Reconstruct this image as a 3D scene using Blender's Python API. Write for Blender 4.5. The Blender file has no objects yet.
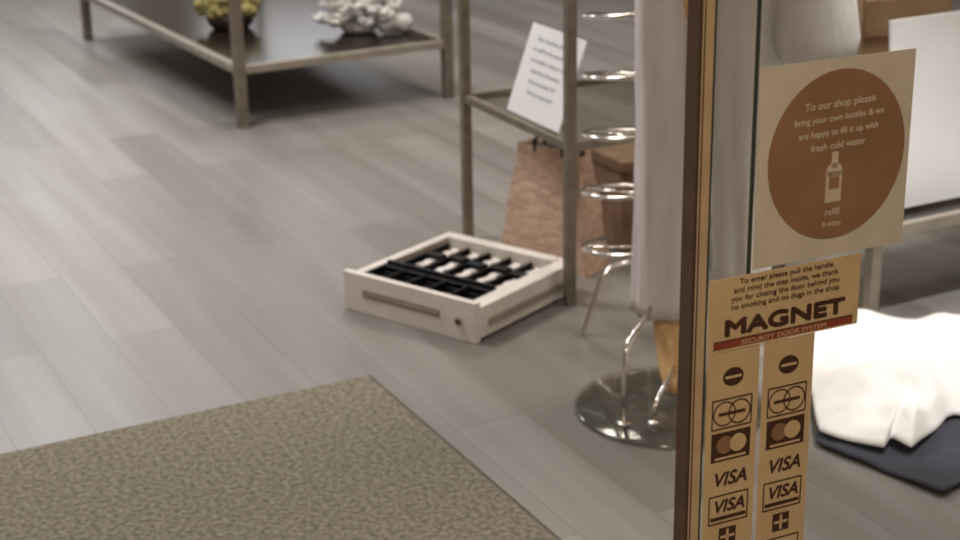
import bpy, bmesh, math, random
from mathutils import Vector, Euler, Matrix, noise
random.seed(7)
S=bpy.context.scene
S.view_settings.view_transform='Standard'
def lin(c):
    return tuple(((v/255)/12.92 if v/255<=.04045 else ((v/255+.055)/1.055)**2.4) for v in c)+(1,)
# ---------------- materials ----------------
def mat(name,c1,c2=None,scale=8,rough=.6,metal=0,bump=0,bscale=None,stretch=(1,1,1),detail=4,spec=.5):
    m=bpy.data.materials.new(name); m.use_nodes=True; nt=m.node_tree; b=nt.nodes['Principled BSDF']
    b.inputs['Roughness'].default_value=rough; b.inputs['Metallic'].default_value=metal
    b.inputs['Specular IOR Level'].default_value=spec
    tc=nt.nodes.new('ShaderNodeTexCoord'); mp=nt.nodes.new('ShaderNodeMapping'); mp.inputs['Scale'].default_value=stretch
    nt.links.new(tc.outputs['Object'],mp.inputs['Vector'])
    n=nt.nodes.new('ShaderNodeTexNoise'); n.inputs['Scale'].default_value=scale; n.inputs['Detail'].default_value=detail
    nt.links.new(mp.outputs[0],n.inputs['Vector'])
    r=nt.nodes.new('ShaderNodeValToRGB'); r.color_ramp.elements[0].position=.35; r.color_ramp.elements[1].position=.65
    r.color_ramp.elements[0].color=lin(c1); r.color_ramp.elements[1].color=lin(c2 or c1)
    nt.links.new(n.outputs['Fac'],r.inputs[0]); nt.links.new(r.outputs[0],b.inputs['Base Color'])
    if bump:
        n2=nt.nodes.new('ShaderNodeTexNoise'); n2.inputs['Scale'].default_value=bscale or scale; n2.inputs['Detail'].default_value=5
        nt.links.new(mp.outputs[0],n2.inputs['Vector'])
        bp=nt.nodes.new('ShaderNodeBump'); bp.inputs['Strength'].default_value=bump; bp.inputs['Distance'].default_value=.01
        nt.links.new(n2.outputs['Fac'],bp.inputs['Height']); nt.links.new(bp.outputs[0],b.inputs['Normal'])
    return m
def glassmat(name,tint,rough=.02,lo=.03,hi=.5):
    m=bpy.data.materials.new(name); m.use_nodes=True; nt=m.node_tree; nt.nodes.clear()
    o=nt.nodes.new('ShaderNodeOutputMaterial'); mx=nt.nodes.new('ShaderNodeMixShader')
    t=nt.nodes.new('ShaderNodeBsdfTransparent'); g=nt.nodes.new('ShaderNodeBsdfGlossy'); fr=nt.nodes.new('ShaderNodeLayerWeight')
    t.inputs[0].default_value=tint; g.inputs['Roughness'].default_value=rough; fr.inputs[0].default_value=.5
    pw=nt.nodes.new('ShaderNodeMath'); pw.operation='POWER'; pw.inputs[1].default_value=4
    mr=nt.nodes.new('ShaderNodeMapRange'); mr.inputs[3].default_value=lo; mr.inputs[4].default_value=hi
    nt.links.new(fr.outputs['Facing'],pw.inputs[0]); nt.links.new(pw.outputs[0],mr.inputs[0])
    nt.links.new(mr.outputs[0],mx.inputs[0]); nt.links.new(t.outputs[0],mx.inputs[1]); nt.links.new(g.outputs[0],mx.inputs[2]); nt.links.new(mx.outputs[0],o.inputs[0])
    return m
YAW=math.radians(27)
def floor_mat():
    m=bpy.data.materials.new('floor_planks'); m.use_nodes=True; nt=m.node_tree; b=nt.nodes['Principled BSDF']; L=nt.links.new
    tc=nt.nodes.new('ShaderNodeTexCoord'); mp=nt.nodes.new('ShaderNodeMapping'); mp.inputs['Rotation'].default_value=(0,0,-math.pi/2)
    L(tc.outputs['Object'],mp.inputs['Vector'])
    br=nt.nodes.new('ShaderNodeTexBrick'); br.inputs['Scale'].default_value=1; br.inputs['Brick Width'].default_value=1.4; br.inputs['Row Height'].default_value=.17
    br.inputs['Mortar Size'].default_value=.003; br.inputs['Mortar Smooth'].default_value=1; br.offset=.37
    br.inputs['Color1'].default_value=lin((134,130,126)); br.inputs['Color2'].default_value=lin((157,153,150)); br.inputs['Mortar'].default_value=lin((124,120,115))
    L(mp.outputs[0],br.inputs['Vector'])
    m2=nt.nodes.new('ShaderNodeMapping'); m2.inputs['Scale'].default_value=(.7,9,1); L(mp.outputs[0],m2.inputs['Vector'])
    n=nt.nodes.new('ShaderNodeTexNoise'); n.inputs['Scale'].default_value=1.2; n.inputs['Detail'].default_value=2; n.inputs['Roughness'].default_value=.5; L(m2.outputs[0],n.inputs['Vector'])
    r=nt.nodes.new('ShaderNodeValToRGB'); r.color_ramp.elements[0].position=.3; r.color_ramp.elements[1].position=.72
    r.color_ramp.elements[0].color=lin((228,224,220)); r.color_ramp.elements[1].color=(1,1,1,1); L(n.outputs['Fac'],r.inputs[0])
    mx=nt.nodes.new('ShaderNodeMix'); mx.data_type='RGBA'; mx.blend_type='MULTIPLY'; mx.inputs[0].default_value=1
    L(br.outputs['Color'],mx.inputs[6]); L(r.outputs[0],mx.inputs[7]); L(mx.outputs[2],b.inputs['Base Color'])
    n3=nt.nodes.new('ShaderNodeTexNoise'); n3.inputs['Scale'].default_value=2.5; L(m2.outputs[0],n3.inputs['Vector'])
    mr=nt.nodes.new('ShaderNodeMapRange'); mr.inputs[3].default_value=.30; mr.inputs[4].default_value=.42; L(n3.outputs['Fac'],mr.inputs[0]); L(mr.outputs[0],b.inputs['Roughness'])
    return m
M={}
M['floor']=floor_mat()
M['wall']=mat('wall_paint',(150,140,128),(158,148,136),3,.8)
M['ceil']=mat('ceiling_paint',(215,212,205),(222,219,212),3,.9)
M['base']=mat('baseboard',(90,82,74),(98,90,80),6,.6)
M['mat']=mat('mat_fibre',(118,112,98),(162,155,140),85,.98,bump=.8,bscale=200,spec=.1,detail=3)
M['matedge']=mat('mat_edge',(84,76,68),(94,86,76),40,.8)
M['metal']=mat('rack_metal',(118,108,96),(136,127,113),20,.42,metal=.3)
M['metal_l']=mat('rack_metal_light',(158,150,138),(172,164,152),20,.4,metal=.3)
M['blackshelf']=mat('black_shelf',(32,25,20),(44,36,30),6,.22)
M['white']=mat('white_plastic',(224,216,210),(233,226,220),12,.45)
M['whitein']=mat('white_inner',(226,218,214),(236,228,224),12,.5)
M['black']=mat('black_plastic',(14,12,14),(24,20,22),30,.6,spec=.25)
M['grey']=mat('grey_label',(128,118,108),(142,130,120),50,.5)
M['chrome']=mat('chrome',(238,232,226),(248,242,236),10,.18,metal=1)
M['paperw']=mat('white_paper',(238,237,240),(245,244,246),6,.8)
M['ink']=mat('grey_ink',(120,122,130),(140,140,146),90,.8)
M['bag']=mat('kraft_bag',(196,166,146),(222,194,174),30,.85,bump=.5,bscale=60,stretch=(1,1,2))
M['bagd']=mat('dark_handle',(48,34,28),(60,42,34),20,.8)
M['cloth']=mat('white_cotton',(240,236,236),(248,245,244),6,.9,bump=.3,bscale=30)
M['navy']=mat('navy_cotton',(50,51,62),(62,63,75),10,.9,bump=.3,bscale=40)
M['trouser']=mat('cream_trouser',(214,204,204),(228,220,220),7,.85,bump=.35,bscale=40,stretch=(4,4,.6))
M['cardigan']=mat('grey_linen',(212,207,206),(226,221,220),7,.9,bump=.3,bscale=30,stretch=(3,3,.6))
M['skin']=mat('mannequin_shell',(212,170,118),(222,182,130),6,.4)
M['bronze']=mat('bronze_frame',(84,62,48),(96,72,56),25,.4,metal=.15,stretch=(1,1,.05))
M['bronze_l']=mat('brass_frame',(208,176,136),(220,188,148),25,.35,metal=.1,stretch=(1,1,.05))
M['gasket']=mat('rubber_gasket',(50,56,48),(60,66,56),25,.7)
M['kraftcard']=mat('kraft_card',(218,203,180),(228,214,191),20,.7)
M['brownprint']=mat('brown_print',(152,112,78),(166,124,88),12,.65)
M['lightprint']=mat('light_print',(218,196,166),(228,208,180),40,.7)
M['tancard']=mat('tan_card',(218,184,136),(228,196,148),18,.6)
M['darkprint']=mat('dark_print',(70,44,28),(84,54,34),30,.6)
M['redprint']=mat('red_print',(150,64,44),(164,76,52),30,.6)
M['leaf']=mat('moss_green',(138,128,76),(190,178,122),30,.8)
M['pot']=mat('dark_pot',(60,48,38),(74,60,46),12,.5)
M['flower']=mat('white_petal',(244,242,241),(250,249,249),20,.7)
M['wick']=mat('brown_box',(118,94,76),(138,112,92),18,.8)
M['plinth']=mat('plinth_paint',(150,140,128),(160,150,138),8,.7)
M['tan2']=mat('tan_leather',(160,130,100),(180,148,116),9,.5)
M['glass']=glassmat('door_glass',(.96,.97,.96,1))
M['disc']=glassmat('disc_glass',(.91,.91,.87,1),.08,.10,.7)
M['shelfgl']=glassmat('shelf_glass',(.95,.95,.91,1),.05,.06,.6)

# ---------------- builder ----------------
class B:
    def __init__(s,name): s.name=name; s.bm=bmesh.new(); s.m=[]
    def mi(s,k):
        if k not in s.m: s.m.append(k)
        return s.m.index(k)
    def add(s,verts,faces,k,smooth=False):
        vs=[s.bm.verts.new(v) for v in verts]; i=s.mi(k)
        for f in faces:
            try:
                fc=s.bm.faces.new([vs[j] for j in f]); fc.material_index=i; fc.smooth=smooth
            except ValueError: pass
    def box(s,c,d,k,T=None):
        T=T or Matrix()
        v=[T@Vector((c[0]+x*d[0]/2,c[1]+y*d[1]/2,c[2]+z*d[2]/2)) for z in(-1,1) for y in(-1,1) for x in(-1,1)]
        s.add(v,[(0,2,3,1),(4,5,7,6),(0,1,5,4),(2,6,7,3),(0,4,6,2),(1,3,7,5)],k)
    def tube(s,path,r,k,n=12,closed=False):
        P=[Vector(p) for p in path]; rs=r if isinstance(r,list) else [r]*len(P)
        vs=[];fs=[]; prev=None
        for i,p in enumerate(P):
            t=(P[min(i+1,len(P)-1)]-P[max(i-1,0)]).normalized()
            if prev is None: u=t.orthogonal().normalized()
            else: u=(prev-t*prev.dot(t)).normalized()
            prev=u; w=t.cross(u)
            rr=rs[i]; rx,ry=(rr if isinstance(rr,tuple) else (rr,rr))
            for j in range(n):
                a=2*math.pi*j/n; vs.append(p+u*math.cos(a)*rx+w*math.sin(a)*ry)
        for i in range(len(P)-1):
            for j in range(n): fs.append((i*n+j,i*n+(j+1)%n,(i+1)*n+(j+1)%n,(i+1)*n+j))
        fs.append(tuple(range(n-1,-1,-1))); fs.append(tuple(range((len(P)-1)*n,len(P)*n)))
        s.add(vs,fs,k,True)
    def lathe(s,prof,k,n=40,c=(0,0,0),fn=None):
        vs=[];fs=[]
        for i,(r,z) in enumerate(prof):
            for j in range(n):
                a=2*math.pi*j/n; v=Vector((c[0]+r*math.cos(a),c[1]+r*math.sin(a),c[2]+z)); vs.append(fn(v,a,i) if fn else v)
        for i in range(len(prof)-1):
            for j in range(n): fs.append((i*n+j,i*n+(j+1)%n,(i+1)*n+(j+1)%n,(i+1)*n+j))
        fs.append(tuple(range(n-1,-1,-1))); fs.append(tuple(range((len(prof)-1)*n,len(prof)*n)))
        s.add(vs,fs,k,True)
    def ell(s,c,r,k,n=16,jit=0,T=None):
        vs=[];fs=[];T=T or Matrix();m=n//2
        for i in range(m+1):
            ph=math.pi*i/m
            for j in range(n):
                a=2*math.pi*j/n; d=Vector((math.sin(ph)*math.cos(a),math.sin(ph)*math.sin(a),math.cos(ph)))
                q=1+jit*noise.noise(d*2.3+Vector(c)*9); vs.append(T@(Vector(c)+Vector((d.x*r[0],d.y*r[1],d.z*r[2]))*q))
        for i in range(m):
            for j in range(n): fs.append((i*n+j,(i+1)*n+j,(i+1)*n+(j+1)%n,i*n+(j+1)%n))
        s.add(vs,fs,k,True)
    def rect(s,x,y,w,h,z,k,t=.0004): s.box((x,y,z),(w,h,t),k)
    def disc(s,x,y,rx,ry,z,k,n=40,t=.0004):
        v=[(x+rx*math.cos(2*math.pi*j/n),y+ry*math.sin(2*math.pi*j/n),z+q) for q in(-t/2,t/2) for j in range(n)]
        s.add(v,[tuple(range(n,2*n))]+[(j,(j+1)%n,n+(j+1)%n,n+j) for j in range(n)],k)
    def ring(s,x,y,rx,ry,w,z,k,n=40,t=.0004):
        v=[(x+(rx-q)*math.cos(2*math.pi*j/n),y+(ry-q)*math.sin(2*math.pi*j/n),z) for q in(0,w) for j in range(n)]
        s.add(v,[(j,(j+1)%n,n+(j+1)%n,n+j) for j in range(n)],k)
    def done(s,T=None,parent=None,bevel=0,weld=True):
        if weld: bmesh.ops.remove_doubles(s.bm,verts=s.bm.verts,dist=1e-6)
        bmesh.ops.recalc_face_normals(s.bm,faces=s.bm.faces)
        me=bpy.data.meshes.new(s.name); s.bm.to_mesh(me); s.bm.free()
        for k in s.m: me.materials.append(M[k])
        o=bpy.data.objects.new(s.name,me); bpy.context.collection.objects.link(o)
        if parent: o.parent=parent
        if T is not None: o.matrix_local=T
        if bevel:
            md=o.modifiers.new('bevel','BEVEL'); md.width=bevel; md.segments=2; md.limit_method='ANGLE'
        return o
def empty(name,T=None):
    o=bpy.data.objects.new(name,None); bpy.context.collection.objects.link(o)
    if T is not None: o.matrix_world=T
    return o
def text(body,name,parent,x,y,z,size,k,bold=0,align='CENTER',rot=0,shear=0,sx=1):
    # bold = printed stroke thickening, done with slightly shifted copies of the lettering
    sh=[(0,0)] if not bold else [(0,0),(bold,0),(-bold,0),(0,bold),(0,-bold),(bold*.7,bold*.7),(-bold*.7,-bold*.7),(bold*.7,-bold*.7),(-bold*.7,bold*.7)]
    c=bpy.data.curves.new(name,'FONT'); c.body=body; c.size=size; c.align_x=align; c.align_y='CENTER'; c.shear=shear
    c.materials.append(M[k])
    for i,(dx,dy) in enumerate(sh):
        o=bpy.data.objects.new(name,c); bpy.context.collection.objects.link(o); o.parent=parent
        o.matrix_local=Matrix.Translation((x+dx,y+dy,z+i*.00001))@Matrix.Rotation(rot,4,'Z')@Matrix.Diagonal((sx,1,1,1))
U=Vector((math.cos(YAW),math.sin(YAW),0)); V=Vector((-U.y,U.x,0))
TR=Matrix.Rotation(YAW,4,'Z')   # room frame
def frame(o,x,z=Vector((0,0,1))):
    x=Vector(x).normalized(); z=Vector(z); z=(z-x*z.dot(x)).normalized(); y=z.cross(x)
    return Matrix(((x.x,y.x,z.x,o[0]),(x.y,y.y,z.y,o[1]),(x.z,y.z,z.z,o[2]),(0,0,0,1)))

# ---------------- room shell ----------------
def slab(name,u0,u1,v0,v1,z0,z1,k):
    b=B(name); b.box(((u0+u1)/2,(v0+v1)/2,(z0+z1)/2),(u1-u0,v1-v0,z1-z0),k); return b.done(TR)
slab('floor',-2.7,6.7,-2.2,10.2,-.1,0,'floor')
slab('ceiling',-2.7,6.7,-2.2,10.2,3.0,3.1,'ceil')
slab('wall_left',-2.7,-2.5,-2,10,0,3,'wall'); slab('wall_right',6.5,6.7,-2,10,0,3,'wall')
slab('wall_back',-2.7,6.7,10,10.2,0,3,'wall'); slab('wall_front',-2.7,6.7,-2.2,-2,0,3,'wall')
slab('baseboard_left',-2.5,-2.485,-2,10,0,.1,'base'); slab('baseboard_right',6.485,6.5,-2,10,0,.1,'base')
slab('baseboard_back',-2.485,6.485,9.985,10,0,.1,'base')
b=B('wall_shopfront'); b.box((4.2,1.35,1.5),(4.56,.12,3),'wall'); b.box((-1.85,1.35,1.5),(1.3,.12,3),'wall'); b.box((.36,1.35,2.65),(3.12,.12,.7),'wall'); b.done(TR)

# ---------------- door leaf ----------------
a=math.radians(25); D=Vector((math.cos(a),math.sin(a),0)); P0=Vector((.22,1.55,0)); NO=Vector((D.y,-D.x,0))
TD=frame(P0,D,NO)           # local x along leaf, y up, z towards street
door=empty('door_1',TD)
H=2.2
b=B('door_stile'); b.box((.009,H/2,-.011),(.014,H-.01,.022),'bronze_l'); b.box((.0005,H/2,-.0115),(.004,H-.01,.023),'bronze'); b.box((.0045,H/2,.0004),(.0015,H-.01,.001),'bronze')
b.box((.8,H/2,-.013),(.04,H-.01,.03),'bronze_l'); b.box((.41,H-.03,-.013),(.76,.05,.026),'bronze_l'); b.box((.41,.05,-.013),(.76,.08,.026),'bronze_l')
b.box((.0175,H/2,-.004),(.002,H-.12,.008),'gasket'); b.done(Matrix(),door,bevel=.0006)
b=B('door_pane'); b.box((.4,1.12,-.006),(.765,2.06,.006),'glass'); b.done(Matrix(),door)
b=B('door_seal'); b.box((.069,1.12,-.002),(.004,2.06,.002),'gasket'); b.done(Matrix(),door)

def card(name,x,y):
    return B(name), TD@Matrix.Translation((x,y,.001))
b,T=card('round_shop_sign',.170,1.010)
b.rect(0,0,.196,.215,0,'kraftcard'); b.disc(.003,.004,.088,.092,.0006,'brownprint')
b.rect(0,-.030,.020,.034,.0011,'lightprint'); b.disc(0,-.013,.010,.009,.0011,'lightprint'); b.rect(0,-.001,.008,.018,.0011,'lightprint'); b.rect(0,-.026,.013,.012,.0015,'brownprint')
o=b.done(T)
for i,(t,w) in enumerate([("To our shop please",.0115),("bring your own bottles & we",.0098),("are happy to fill it up with",.0098),("fresh cold water",.0105)]):
    text(t,'line_%d'%i,o,.003,.060-i*.0150,.0012,w,'lightprint',.00022,rot=math.radians(1))
text("refill",'line_b',o,0,-.058,.0012,.011,'lightprint',.0002); text("& enjoy",'line_c',o,0,-.071,.0012,.008,'lightprint',.0002)

b,T=card('notice_sticker',.1155,.858)
T=T@Matrix.Translation((0,0,.0012))
b.rect(0,0,.195,.082,0,'tancard'); b.rect(0,-.0345,.18,.0075,.0006,'redprint'); b.rect(0,-.0295,.18,.0010,.0006,'darkprint')
o=b.done(T)
for i,t in enumerate(["To enter please pull the handle","and mind the step inside, we thank","you for closing the door behind you","no smoking and no dogs in the shop"]):
    text(t,'line_%d'%i,o,0,.0345-i*.0092,.0008,.0085,'darkprint',.0001,sx=1.12)
text("MAGNET",'title',o,0,-.0165,.0008,.0240,'darkprint',.0015,sx=1.60)
text("SECURITY DOOR SYSTEM",'foot',o,0,-.0348,.0011,.0075,'tancard',.0001,sx=1.3)

def strip(x):
    b=B('payment_sticker'); T=TD@Matrix.Translation((x,.676,.001))
    b.rect(0,0,.066,.28,0,'tancard')
    b.disc(0,.109,.013,.0105,.0006,'darkprint'); b.rect(0,.109,.020,.003,.0011,'tancard')
    def fr(y,h=.034,w=.05):
        for q in(-1,1): b.rect(q*w/2,y,.0014,h,.0006,'darkprint'); b.rect(0,y+q*h/2,w,.0014,.0006,'darkprint')
    fr(.067); b.ring(-.0095,.067,.0145,.0145,.0016,.0006,'darkprint'); b.ring(.0095,.067,.0145,.0145,.0016,.0009,'darkprint'); b.rect(0,.067,.034,.003,.001,'darkprint')
    b.rect(0,.028,.05,.034,.0006,'darkprint'); b.disc(-.008,.030,.0105,.0105,.0011,'brownprint'); b.disc(.009,.030,.0105,.0105,.0014,'tancard'); b.rect(0,.0145,.04,.0025,.0011,'tancard')
    fr(-.048,.034); b.rect(0,-.059,.046,.004,.0006,'darkprint')
    b.rect(0,-.083,.022,.022,.0006,'darkprint'); b.rect(0,-.083,.003,.018,.0011,'tancard'); b.rect(0,-.083,.018,.003,.0011,'tancard')
    fr(-.118,.03)
    o=b.done(T)
    text("VISA",'card_a',o,0,-.012,.0008,.0225,'darkprint',.0006,shear=.25); text("VISA",'card_b',o,0,-.045,.0008,.021,'darkprint',.0006,shear=.25); text("electron",'card_c',o,0,-.118,.0008,.011,'darkprint',.0002)
strip(.053); strip(.1245)

# ---------------- entrance mat ----------------
b=B('entrance_mat'); T=frame((-.258,3.398,0),U)
b.box((-.95,-.83,.006),(1.88,1.64,.012),'mat')
b.box((-.005,-.83,.004),(.012,1.66,.008),'matedge'); b.box((-.95,-.004,.003),(1.9,.008,.006),'mat'); b.box((-1.895,-.83,.004),(.012,1.66,.008),'matedge'); b.box((-.95,-1.655,.004),(1.9,.012,.008),'matedge')
b.done(T)

# ---------------- display tables / racks ----------------
def rack(name,A,xdir,W,Dp,shelves,Ht,leg=.032,skin='blackshelf',rimk='metal_l',legk='metal',rim=.03,topskin=None):
    T=frame((A[0],A[1],0),xdir); b=B(name)
    for x in(0,W):
        for y in(0,Dp): b.box((x,y,Ht/2),(leg,leg,Ht),legk)
    for z in shelves+[Ht-.015]:
        b.box((W/2,0,z),(W-leg,leg*.8,rim),rimk); b.box((W/2,Dp,z),(W-leg,leg*.8,rim),rimk)
        b.box((0,Dp/2,z),(leg*.8,Dp-leg,rim),rimk); b.box((W,Dp/2,z),(leg*.8,Dp-leg,rim),rimk)
        b.box((W/2,Dp/2,z+.003),(W-leg*.8,Dp-leg*.8,.012),skin if z in shelves else (topskin or skin))
    return b.done(T,bevel=.002),T
rack('display_table',(-.864,5.74),(.75,.42,0),.86,1.95,[.215],.82,leg=.038,topskin='shelfgl')
rt,T2=rack('display_rack',(.229,3.852),(.9,.436,0),.60,.60,[.42,.98],1.55,leg=.026,skin='shelfgl',rimk='metal',rim=.022)
rack('low_display_bench',(.955,3.66),(.88,.47,0),1.5,.36,[],.255,leg=.03)

# ---------------- cash drawer ----------------
W=.427;Dp=.435
T=frame((-.350,3.850,0),(.791,-.612,0)); b=B('cash_drawer')
b.box((W/2,.009,.053),(W,.018,.104),'white')
b.box((.008,Dp/2+.009,.05),(.016,Dp-.018,.08),'white'); b.box((W-.008,Dp/2+.009,.05),(.016,Dp-.018,.08),'white'); b.box((W/2,Dp-.008,.05),(W-.032,.016,.08),'white')
b.box((W/2,Dp/2,.014),(W-.03,Dp-.03,.01),'whitein')
b.box((.012,Dp/2,.086),(.022,Dp-.03,.006),'white'); b.box((W-.024,Dp/2,.086),(.046,Dp-.03,.006),'white')
b.box((W+.003,Dp/2+.02,.045),(.006,Dp-.06,.016),'metal_l'); b.box((-.003,Dp/2+.02,.045),(.006,Dp-.06,.016),'metal_l')
b.box((.19,-.001,.056),(.25,.003,.020),'grey'); b.box((.19,-.003,.056),(.24,.002,.008),'metal_l')
b.tube([(.375,.002,.05),(.375,-.006,.05)],.010,'grey',20); b.tube([(.375,-.004,.05),(.375,-.008,.05)],.005,'black',12)
x0,x1=.027,W-.052
b.box(((x0+x1)/2,.088,.03),(x1-x0,.12,.02),'black')
n=5; cw=(x1-x0)/n
for i in range(n+1): b.box((x0+i*cw,.088,.062),(.006,.12,.054),'black')
for y in(.030,.146): b.box(((x0+x1)/2,y,.066),(x1-x0,.010,.062),'black')
for i in range(n):
    for j in range(6):
        an=math.pi*j/5; b.box((x0+(i+.5)*cw,.088-.05*math.cos(an),.085-.022*math.sin(an)),(cw-.008,.024,.004),'black')
b.box(((x0+x1)/2,.275,.032),(x1-x0,.25,.006),'black')
for i in range(n+1): b.box((x0+i*cw,.275,.052),(.006,.25,.040),'black')
for i in range(5):          # note slips with serrated edges, under black clip arms
    xc=x0+(i+.5)*cw
    b.box((xc,.275,.046),(cw-.014,.22,.022),'black')
    pts=[];m=8; y0=[.235,.19,.225,.18,.21][i]; y1=.395
    for q in range(m+1):
        y=y0+(y1-y0)*q/m; off=.004*(1 if q%2 else -1); zz=.064
        pts.append((xc-.013+off,y,zz)); pts.append((xc+.011+off,y,zz))
    vs=pts+[(p[0],p[1],p[2]-.006) for p in pts]; K=len(pts); fs=[]
    for q in range(m):
        c=2*q; fs+= [(c,c+1,c+3,c+2),(K+c,K+c+2,K+c+3,K+c+1),(c,c+2,K+c+2,K+c),(c+1,K+c+1,K+c+3,c+3)]
    fs+=[(0,K,K+1,1),(2*m,2*m+1,K+2*m+1,K+2*m)]
    b.add(vs,fs,'whitein')
    b.box((xc,.30+.012*(i%2),.072),(.05,.030,.010),'black')   # clip arm across
b.box(((x0+x1)/2,.409,.064),(x1-x0,.018,.052),'white')
b.done(T,bevel=.0015)

# ---------------- sign on rack ----------------
br=Vector((.187+.012,3.93,.437)); bl=Vector((.074+.012,4.17,.437)); xd=(br-bl).normalized(); inn=Vector((.9,.436,0)).normalized()
up=(Vector((0,0,1))*.21+inn*.075).normalized(); zn=xd.cross(up).normalized()
T=frame(bl-xd*.012,xd,zn); b=B('leaning_notice_sign'); L=.29
b.box((L/2,.12,0),(L,.24,.004),'paperw'); o=b.done(T,bevel=.001)
for i,t in enumerate(["Dear customers, please ask","our staff for the size you need,","we are glad to help you with","items from the window.","All prices include VAT.","Thank you very much"]):
    text(t,'line_%d'%i,o,L/2,.205-i*.028,.0026,.0165,'ink',0)

# ---------------- paper bag ----------------
T=frame((.205,4.185,0),(.80,-.6,0)); b=B('paper_bag')
w0,w1,h,d0,d1=.29,.20,.335,.13,.05
N=10; vs=[];fs=[]
for i in range(N+1):
    t=i/N; w=w0*(1-t)+w1*t; d=d0*(1-t)+d1*t; z=h*t
    pr=[(-w/2,-d/2),(-w/4,-d/2),(0,-d/2),(w/4,-d/2),(w/2,-d/2),(w/2,0),(w/2,d/2),(w/4,d/2),(0,d/2),(-w/4,d/2),(-w/2,d/2),(-w/2,0)]
    for j,(x,y) in enumerate(pr):
        q=.010*math.sin(t*math.pi)
        if j in(5,11): x*=(1-.25*t)
        vs.append((x+q*noise.noise(Vector((x*9,y*9,z*9))),y+q*.8*noise.noise(Vector((x*8+4,y*8,z*12))),z))
n=12
for i in range(N):
    for j in range(n): fs.append((i*n+j,i*n+(j+1)%n,(i+1)*n+(j+1)%n,(i+1)*n+j))
fs.append(tuple(range(n-1,-1,-1))); b.add(vs,fs,'bag')
for sgn in(-1,1):
    b.tube([(-.045,sgn*.022,h-.03),(-.045,sgn*.026,h+.01),(-.02,sgn*.028,h+.045),(.02,sgn*.028,h+.045),(.045,sgn*.026,h+.01),(.045,sgn*.022,h-.03)],.006,'bagd',8)
b.box((0,0,h-.012),(w1*.92,d1*.6,.012),'bagd'); b.done(T)

b=B('storage_box'); T=T2; b.box((.43,.40,.12),(.22,.26,.24),'wick'); b.box((.43,.40,.255),(.24,.28,.03),'wick'); b.box((.43,.255,.17),(.09,.006,.03),'bagd'); b.done(T,bevel=.004)

# ---------------- spiral stand ----------------
b=B('spiral_wire_stand'); path=[]; n=36
for i in range(int(n*7.5)):
    an=2*math.pi*i/n+2.2; path.append((.155*math.cos(an),.155*math.sin(an),.185+.142*i/n))
b.tube(path,.0055,'chrome',8)
b.tube([(0,0,.12),(0,0,1.3)],.009,'chrome',14); b.ell((0,0,1.31),(.016,.016,.016),'chrome')
for k in range(3):
    an=math.radians(202+120*k); c,s=math.cos(an),math.sin(an)
    b.tube([(0,0,.175),(.09*c,.09*s,.17),(.12*c,.12*s,.14),(.165*c,.165*s,.012),(.172*c,.172*s,.006)],.0065,'chrome',10)
for q in range(8):
    z=.185+.142*q*.95+.02; an=2.2+2*math.pi*((z-.185)/.142)
    b.tube([(0,0,z),(.155*math.cos(an),.155*math.sin(an),z)],.003,'chrome',8)
b.done(Matrix.Translation((.405,3.70,0)))

# ---------------- mannequin ----------------
TM=Matrix.Translation((.41,3.20,0)); mq=empty('clothed_mannequin',TM)
b=B('glass_base'); b.lathe([(.205,0),(.21,.002),(.21,.010),(.205,.012)],'disc',72); b.done(Matrix(),mq)
b=B('support_rod')
b.tube([(-.11,-.10,.012),(-.11,-.10,.17),(-.10,-.085,.195),(-.07,-.03,.21),(-.04,.05,.22)],.006,'chrome',12)
b.tube([(-.045,-.10,.012),(-.045,-.10,.05),(-.035,-.085,.065),(.0,-.01,.085),(.02,.06,.09)],.005,'chrome',12)
b.tube([(-.11,-.10,.012),(-.11,-.10,.018)],.016,'chrome',20); b.tube([(-.045,-.10,.012),(-.045,-.10,.018)],.014,'chrome',20); b.done(Matrix(),mq)
def skinned(name,pts,edges,k,levels=2):
    me=bpy.data.meshes.new(name); me.from_pydata([p[:3] for p in pts],edges,[]); me.materials.append(M[k])
    o=bpy.data.objects.new(name,me); bpy.context.collection.objects.link(o); o.parent=mq
    sk=o.modifiers.new('skin','SKIN'); sk.use_smooth_shade=True
    for i,p in enumerate(pts):
        r=p[3]; me.skin_vertices[0].data[i].radius=r if isinstance(r,tuple) else (r,r)
        me.skin_vertices[0].data[i].use_root=(i==0)
    sb=o.modifiers.new('sub','SUBSURF'); sb.levels=levels; sb.render_levels=levels
    return o
cx=.07
pts=[(cx,.10,.98,(.13,.085)),(cx,.10,1.12,(.11,.075)),(cx,.10,1.28,(.13,.08)),(cx,.10,1.42,(.14,.075)),(cx,.10,1.50,.055),(cx,.09,1.57,.05),
 (cx-.085,.10,.90,.055),(cx-.085,.10,.52,.042),(cx-.075,.12,.24,.034),(cx-.06,.10,.13,.038),(cx-.055,.045,.06,.036),(cx-.055,.0,.035,.022),
 (cx+.085,.11,.90,.055),(cx+.09,.11,.52,.042),(cx+.085,.12,.24,.034),(cx+.085,.10,.13,.038),(cx+.085,.045,.06,.036),(cx+.085,.0,.035,.022),
 (cx+.17,.10,1.42,.05),(cx+.215,.11,1.15,.036),(cx+.225,.06,.95,.024),(cx+.225,.05,.92,.026),
 (cx-.17,.10,1.42,.05),(cx-.30,.13,1.18,.036),(cx-.17,.02,1.04,.024),(cx-.14,.01,1.02,.028)]
ed=[(0,1),(1,2),(2,3),(3,4),(4,5),(0,6),(6,7),(7,8),(8,9),(9,10),(10,11),(0,12),(12,13),(13,14),(14,15),(15,16),(16,17),(3,18),(18,19),(19,20),(20,21),(3,22),(22,23),(23,24),(24,25)]
skinned('body',pts,ed,'skin')
b=B('head'); b.ell((cx,.085,1.68),(.072,.09,.115),'skin',24); b.ell((cx,-.003,1.665),(.012,.018,.024),'skin',12); b.ell((cx,.005,1.625),(.026,.012,.007),'skin',12)
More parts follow.
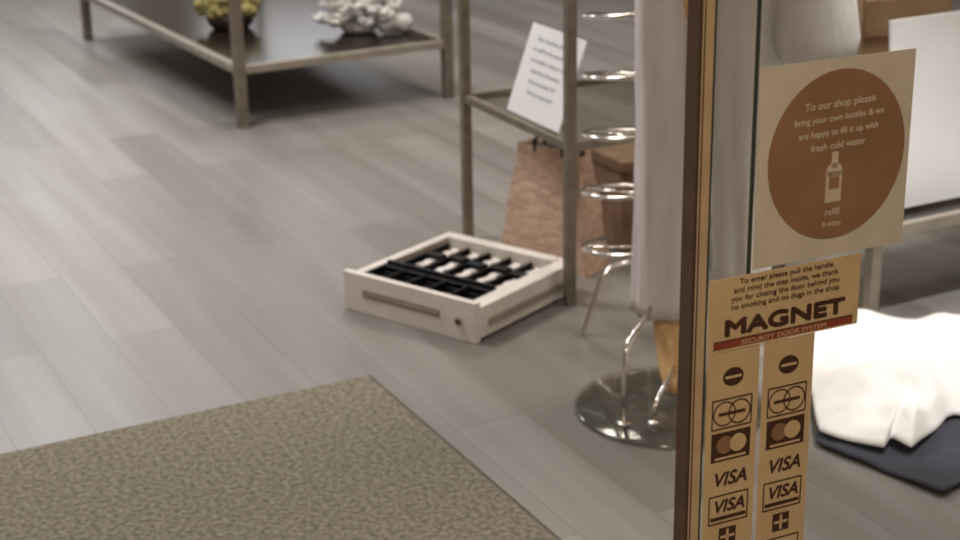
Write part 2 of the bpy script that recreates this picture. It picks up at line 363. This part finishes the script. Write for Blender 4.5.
for q in(-1,1): b.ell((cx+q*.028,.008,1.69),(.014,.008,.006),'skin',12); b.ell((cx+q*.072,.09,1.675),(.01,.02,.03),'skin',12)
b.done(Matrix(),mq)
for q,(hx,hy,hz,dx,dz) in {'hand_l':(cx+.225,.05,.93,0,-1),'hand_r':(cx-.14,.01,1.02,1,-.3)}.items():
    b=B(q)
    dv=Vector((dx,0,dz)).normalized(); sv=Vector((0,1,0))
    for f in range(4):
        o0=Vector((hx,hy,hz))+sv*(-.027+.018*f); Lf=[.062,.072,.068,.052][f]*.8
        b.tube([o0,o0+dv*.05,o0+dv*(.05+Lf*.5)+Vector((-.004,0,0)),o0+dv*(.05+Lf)+Vector((-.014,0,0))],[.010,.009,.008,.006],'skin',10)
    o0=Vector((hx,hy-.020,hz)); b.tube([o0,o0+dv*.03+Vector((0,-.012,0)),o0+dv*.06+Vector((0,-.018,0))],[.011,.009,.007],'skin',10)
    b.done(Matrix(),mq)
def legcloth(b,x,y,z0,z1,r0,r1,ph,k,dip=0):
    n=64; prof=[]
    for i in range(26):
        t=i/25; prof.append((r0*(1-t)+r1*t,z0*(1-t)+z1*t))
    def fn(v,an,i):
        t=i/25; w=.005*math.sin(an*5+ph+t*2)+.0025*math.sin(an*9+t*5+ph)+.004*noise.noise(Vector((math.cos(an)*2,math.sin(an)*2,t*6+ph)))
        rr=prof[i][0]+w*(1-.5*t); z=prof[i][1]+dip*math.cos(an-.3)*(1-t)
        return Vector((x+rr*math.cos(an)+.004*math.sin(t*5+ph),y+rr*.95*math.sin(an),z))
    b.lathe(prof,k,n,fn=fn)
b=B('trousers'); legcloth(b,-.016,.10,.190,.99,.059,.062,.3,'trouser'); legcloth(b,.16,.12,.24,.99,.058,.085,2.,'cardigan',dip=-.03); b.done(Matrix(),mq)
b=B('tunic')
def tf(v,an,i): return Vector((v.x+(.008*math.sin(an*7))*(1 if i<6 else .3),.10+(v.y-.10)*.68,v.z))
b.lathe([(.185,.95),(.18,.97),(.165,1.05),(.145,1.15),(.16,1.28),(.175,1.36),(.165,1.44),(.10,1.485),(.065,1.50)],'cardigan',56,(cx,.10,0),tf)
b.tube([(cx+.14,.10,1.43),(cx+.18,.10,1.38),(cx+.205,.11,1.18),(cx+.215,.09,1.0),(cx+.218,.065,.87),(cx+.221,.055,.80),(cx+.223,.05,.765),(cx+.223,.05,.75)],[.06,.062,.055,.065,.082,.088,.078,.05],'cardigan',28)
b.tube([(cx-.14,.10,1.43),(cx-.19,.11,1.38),(cx-.30,.13,1.19),(cx-.24,.07,1.10),(cx-.18,.03,1.05)],[.06,.062,.055,.05,.05],'cardigan',24)
b.done(Matrix(),mq)

# ---------------- cloths on floor ----------------
def cloth(name,outline,hfun,k,rings=34,seg=200,th=.006,seed=0,lr=.35):
    P=[Vector((x,y,0)) for x,y in outline]; n=len(P); c=sum(P,Vector())/n; bm=B(name)
    def pt(t):
        t=t*n; i=int(t)%n; f=t-int(t); p0,p1,p2,p3=P[i-1],P[i],P[(i+1)%n],P[(i+2)%n]
        cr=.5*((2*p1)+(-p0+p2)*f+(2*p0-5*p1+4*p2-p3)*f*f+(-p0+3*p1-3*p2+p3)*f**3); l=p1.lerp(p2,f); return cr.lerp(l,lr)
    vs=[];fs=[]
    for i in range(rings+1):
        s=max(.02,i/rings)
        for j in range(seg):
            q=c+(pt(j/seg)-c)*s; z=hfun(q.x,q.y,s,seed); vs.append(Vector((q.x,q.y,z)))
    for i in range(rings):
        for j in range(seg): fs.append((i*seg+j,i*seg+(j+1)%seg,(i+1)*seg+(j+1)%seg,(i+1)*seg+j))
    fs.append(tuple(range(seg-1,-1,-1)))
    m=rings*seg; K=len(vs)
    for j in range(seg): vs.append(Vector((vs[m+j].x,vs[m+j].y,max(.0,vs[m+j].z-th))))
    for j in range(seg): fs.append((m+j,m+(j+1)%seg,K+(j+1)%seg,K+j))
    bm.add(vs,fs,k,True); return bm.done()
def wr(x,y,sd): 
    w=noise.noise(Vector((x*7+sd,y*7,sd)))*.5+noise.noise(Vector((x*16+sd,y*12,sd)))*.28
    r=1-abs(noise.noise(Vector((x*5+y*3,y*6-x*2,sd+3)))*2); return w+.5*r
def hn(x,y,s,sd): return max(.004,.010+.016*(wr(x,y,sd)+.2)*(1-.3*s))
def hw(x,y,s,sd):
    e=1-s**3; return max(.02,.030+.04*e+.044*(wr(x,y,sd))*min(1,(1-s)*3+.35))
cloth('navy_garment',[(.69,3.00),(.78,2.89),(.885,2.765),(.93,2.80),(1.05,2.84),(1.4,2.90),(1.6,3.2),(1.45,3.4),(1.0,3.42),(.76,3.25)],hn,'navy',seed=4.1,lr=.8)
cloth('white_garment',[(.70,3.02),(.75,2.97),(.81,2.925),(.835,2.965),(.865,2.92),(.93,3.00),(1.0,3.09),(1.12,3.08),(1.35,3.15),(1.5,3.4),(1.36,3.64),(1.1,3.62),(.95,3.66),(.80,3.72),(.72,3.5),(.72,3.2)],hw,'cloth',seed=9.3,lr=.7)

# ---------------- right poster + things ----------------
T=frame((1.020,3.785,.259),(.88,.47,0),Vector((.47,-.88,.10))); b=B('white_poster_board'); b.box((.27,.235,0),(.54,.47,.008),'paperw'); b.box((.27,.235,-.006),(.5,.43,.004),'grey'); b.box((.1,.12,-.03),(.02,.24,.05),'grey'); b.box((.44,.12,-.03),(.02,.24,.05),'grey'); o=b.done(T,bevel=.001)
for i in range(5): text("soft cotton shirts",'line_%d'%i,o,.34,.36-i*.05,.0046,.03,'ink')
b=B('display_plinth'); T=frame((1.25,4.75,0),(.95,.3,0)); b.box((0,0,.17),(.40,.30,.34),'plinth'); b.box((0,0,.345),(.42,.32,.02),'plinth'); b.done(T,bevel=.004)
b=B('leather_handbag'); T=frame((1.25,4.75,.355),(.95,.3,0))
b.box((0,0,.14),(.30,.14,.28),'tan2'); b.box((0,-.075,.22),(.28,.012,.11),'tan2'); b.box((0,-.083,.17),(.03,.006,.03),'chrome')
b.tube([(-.1,0,.28),(-.095,0,.37),(-.05,0,.43),(.05,0,.43),(.095,0,.37),(.1,0,.28)],.009,'bagd',10); b.done(T,bevel=.012)

# ---------------- things on left table ----------------
zt=.2245
b=B('white_flower_arrangement'); c0=Vector((-.47,6.38,zt))
b.lathe([(.05,0),(.07,.01),(.08,.03),(.06,.05)],'flower',30,c0)
for i in range(150):
    an=random.uniform(0,6.28); rr=random.uniform(.02,.145); z=random.uniform(.015,.22)*(1-rr*1.8)+.02
    c=c0+Vector((math.cos(an)*rr*1.1,math.sin(an)*rr*.8,z))
    for q in range(5):
        a2=q*1.257+i; tl=Matrix.Translation(c)@Matrix.Rotation(a2,4,'Z')@Matrix.Rotation(random.uniform(-.9,-.2),4,'Y')
        b.ell((.018,0,0),(.028,.021,.008),'flower',8,.2,tl)
    b.ell(c,(.014,.014,.014),'flower',8)
for i in range(5): b.ell(c0+Vector((.11+.020*i,-.05+.004*i,.045+.006*math.sin(i))),(.040-.002*i,.036,.038-.003*(i%2)),'flower',14,.25)
b.done()
b=B('potted_moss_plant'); c0=Vector((-1.00,6.50,zt))
b.lathe([(.07,0),(.09,.02),(.10,.05),(.10,.06)],'pot',30,c0)
for i in range(90):
    an=random.uniform(0,6.28); rr=random.uniform(0,.12); b.ell(c0+Vector((math.cos(an)*rr,math.sin(an)*rr,.07+random.uniform(0,.12)*(1-rr*5))),(random.uniform(.014,.03),)*3,'leaf',8,.4)
b.done()

# ---------------- lights ----------------
def area(name,loc,size,e,col=(1,.94,.86),sy=None):
    l=bpy.data.lights.new(name,'AREA'); l.shape='RECTANGLE'; l.size=size; l.size_y=sy or size; l.energy=e; l.color=col
    o=bpy.data.objects.new(name,l); bpy.context.collection.objects.link(o); o.location=loc; o.rotation_euler=(0,0,YAW); return o
area('ceiling_light_a',(-1.6,4.2,2.97),1.0,68,(1,.96,.92))
area('ceiling_light_b',(-2.2,7.5,2.97),1.0,66,(.95,.97,1))
area('ceiling_light_c',(-.1,6.2,2.97),.8,44,(1,.92,.84))
area('ceiling_light_d',(1.7,3.9,2.97),.8,42,(1,.90,.81))
area('ceiling_light_e',(-.4,-.3,2.95),.5,56,(1,.86,.70))
for nm,(x,y,e) in {'wall_lamp_a':(-1.15,9.9,9),'wall_lamp_b':(-2.6,9.3,9)}.items():
    o=area(nm,(x,y,1.55),1.1,e,(.97,.97,1),1.3)
    o.rotation_euler=(Vector((0,0,.6))-Vector((x,y,1.55))).to_track_quat('-Z','Y').to_euler()
sp=bpy.data.lights.new('added_cloth_spot','SPOT'); sp.energy=260; sp.spot_size=math.radians(32); sp.spot_blend=.7; sp.color=(1,.97,.95); sp.shadow_soft_size=.05  # unseen spot added to push the white garment towards overexposure
o=bpy.data.objects.new('added_cloth_spot',sp); bpy.context.collection.objects.link(o); o.location=(1.35,2.6,2.9); o.rotation_euler=(Vector((1.2,3.45,.1))-Vector(o.location)).to_track_quat('-Z','Y').to_euler()
w=bpy.data.worlds.new('world'); S.world=w; w.use_nodes=True; w.node_tree.nodes['Background'].inputs[0].default_value=(.9,.9,1,1); w.node_tree.nodes['Background'].inputs[1].default_value=.3

# ---------------- camera ----------------
cd=bpy.data.cameras.new('camera'); cd.sensor_width=36; cd.lens=60; cam=bpy.data.objects.new('camera',cd); bpy.context.collection.objects.link(cam)
R=(Euler((math.pi/2-math.radians(19.6),0,0)).to_matrix()@Matrix.Rotation(math.radians(-1),3,'Z'))
cam.matrix_world=Matrix.Translation((0,0,1.47))@R.to_4x4(); S.camera=cam
cd.dof.use_dof=True; cd.dof.focus_distance=2.0; cd.dof.aperture_fstop=6.3
